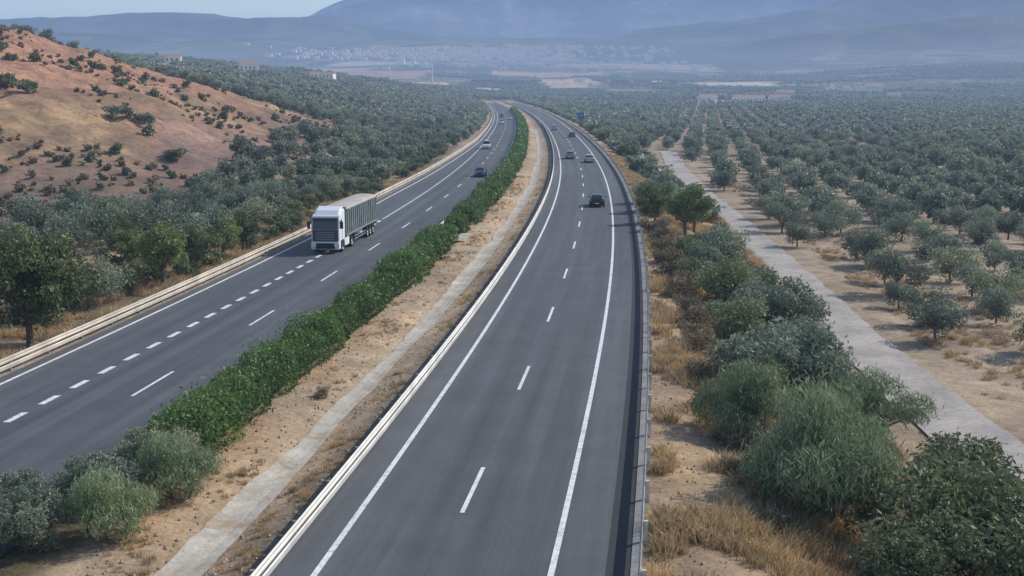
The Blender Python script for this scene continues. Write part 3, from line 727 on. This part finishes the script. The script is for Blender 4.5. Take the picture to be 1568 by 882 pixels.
# ------------------------------------------------------------------ signs, mast, buildings
def sign(x,y):
    e=empty('traffic_sign',(x,y,float(ground(x,y))))
    for sx in (-.6,.6): box('post',sx-.06,sx+.06,-.07,.07,-.3,5.0,M_galvd,e)
    box('panel',-1.0,1.0,-.13,-.08,2.6,5.2,M_sign,e); box('border_top',-.92,.92,-.14,-.131,5.05,5.12,M_plate,e)
    box('legend',-.6,.5,-.14,-.131,4.0,4.2,M_plate,e)
sign(pl(440,9.0),440)
def mast(x,y):
    z=float(ground(x,y)); e=empty('radio_mast',(x,y,z)); V=[];F=[]
    tube(V,F,(0,0,-1),(0,0,34),.9,.35,10); mesh_py('pole',V,F,[M_white],parent=e); box('antenna_head',-1.3,1.3,-1.3,1.3,32,34.5,M_white,e,.2)
mast(-112,1750)
def house(x,y,w,d,h,rz=0):
    e=empty('farmhouse',(x,y,float(ground(x,y))-.3),rz)
    box('walls',-w/2,w/2,-d/2,d/2,0,h,M_white,e)
    prism('roof',[(-d/2-.4,h+.01),(d/2+.4,h+.01),(0,h+d*.2)],-w/2-.4,w/2+.4,M_roof,e)
    for i in range(int(w//3)):
        xx=-w/2+1.5+i*3; box('window_%d'%i,xx-.5,xx+.5,-d/2-.03,-d/2-.004,h*.45,h*.75,M_glass,e)
    box('door',-.6,.6,-d/2-.05,-d/2-.031,0,2.2,M_blk,e)
for a in HOUSES: house(*a)
def village():
    V=[];F=[];mi=[];cand=[]
    for i in range(640):
        if i<430: x=random.gauss(-170,190); y=random.uniform(3350,4100)
        elif i<500: x=random.uniform(-620,-380); y=random.uniform(3300,3900)
        else: x=random.uniform(-300,500); y=random.uniform(2700,4300)
        cand.append((x,y))
    xs=np.array([c[0] for c in cand]); ys_=np.array([c[1] for c in cand]); zs=ground(xs,ys_)
    for x,y,z in zip(xs,ys_,zs):
        w=random.uniform(4,10);d=random.uniform(4,7);h=random.uniform(3.5,8); b=len(V); z-=1.5
        V+=[(x-w,y-d,z),(x+w,y-d,z),(x+w,y+d,z),(x-w,y+d,z),(x-w,y-d,z+h+1.5),(x+w,y-d,z+h+1.5),(x+w,y+d,z+h+1.5),(x-w,y+d,z+h+1.5),(x-w,y,z+h+3.4),(x+w,y,z+h+3.4)]
        F+=[tuple(b+q for q in f) for f in ((0,1,5,4),(1,2,6,5),(2,3,7,6),(3,0,4,7),(4,7,8),(5,9,6),(4,8,9,5),(7,6,9,8))]; mi+=[0,0,0,0,0,0,1,1]
    mesh_py('village',V,F,[M_white,M_roof],mi)
village()

# ------------------------------------------------------------------ haze (regional box + denser valley layer, blue glow put in for scattered light)
def haze(name,sig,col,top,margin=0):
    t=NT(name+'_glow')
    ab=t.node('ShaderNodeVolumeAbsorption'); ab.inputs['Color'].default_value=(0,0,0,1); ab.inputs['Density'].default_value=sig
    em=t.node('ShaderNodeEmission'); em.inputs['Color'].default_value=(*col,1); em.inputs['Strength'].default_value=sig  # volume emits its own colour in place of sunlight scattered by haze
    ad=t.node('ShaderNodeAddShader'); t.link(ab.outputs[0],ad.inputs[0]); t.link(em.outputs[0],ad.inputs[1]); t.link(ad.outputs[0],t.out.inputs['Volume'])
    a=17000-margin; y0=-300+margin; y1=18000-margin; b=-200+margin*.1
    mesh_py(name,[(-a,y0,b),(a,y0,b),(a,y1,b),(-a,y1,b),(-a,y0,top),(a,y0,top),(a,y1,top),(-a,y1,top)],
     [(0,3,2,1),(4,5,6,7),(0,1,5,4),(1,2,6,5),(2,3,7,6),(3,0,4,7)],[t.m])
haze('haze',1/11000,(.27,.43,.78),520)
haze('valley_haze',1/5000,(.29,.40,.60),95,20)

# ------------------------------------------------------------------ light, sky, camera
sv=Vector((.86,.50,math.tan(math.radians(36)))).normalized()
w=bpy.data.worlds.new('World'); scene.world=w; w.use_nodes=True
nt=w.node_tree; bg=nt.nodes['Background']; sky=nt.nodes.new('ShaderNodeTexSky'); sky.sky_type='NISHITA'; sky.sun_disc=False
sky.sun_elevation=math.radians(36); sky.sun_rotation=math.atan2(sv.x,sv.y); sky.air_density=1.0; sky.dust_density=.7
nt.links.new(sky.outputs[0],bg.inputs[0]); bg.inputs[1].default_value=.15
sl=bpy.data.lights.new('sun','SUN'); sl.energy=4.0; sl.angle=math.radians(.5); sl.color=(1,.95,.87)
so=bpy.data.objects.new('sun',sl); COL.objects.link(so); so.rotation_euler=sv.to_track_quat('Z','Y').to_euler()
cd=bpy.data.cameras.new('camera'); cam=bpy.data.objects.new('camera',cd); COL.objects.link(cam)
cd.sensor_width=36; cd.lens=43.05; cd.clip_start=.5; cd.clip_end=40000
cam.location=(0,0,14.3); cam.rotation_euler=(math.radians(90-9.4),0,0); scene.camera=cam
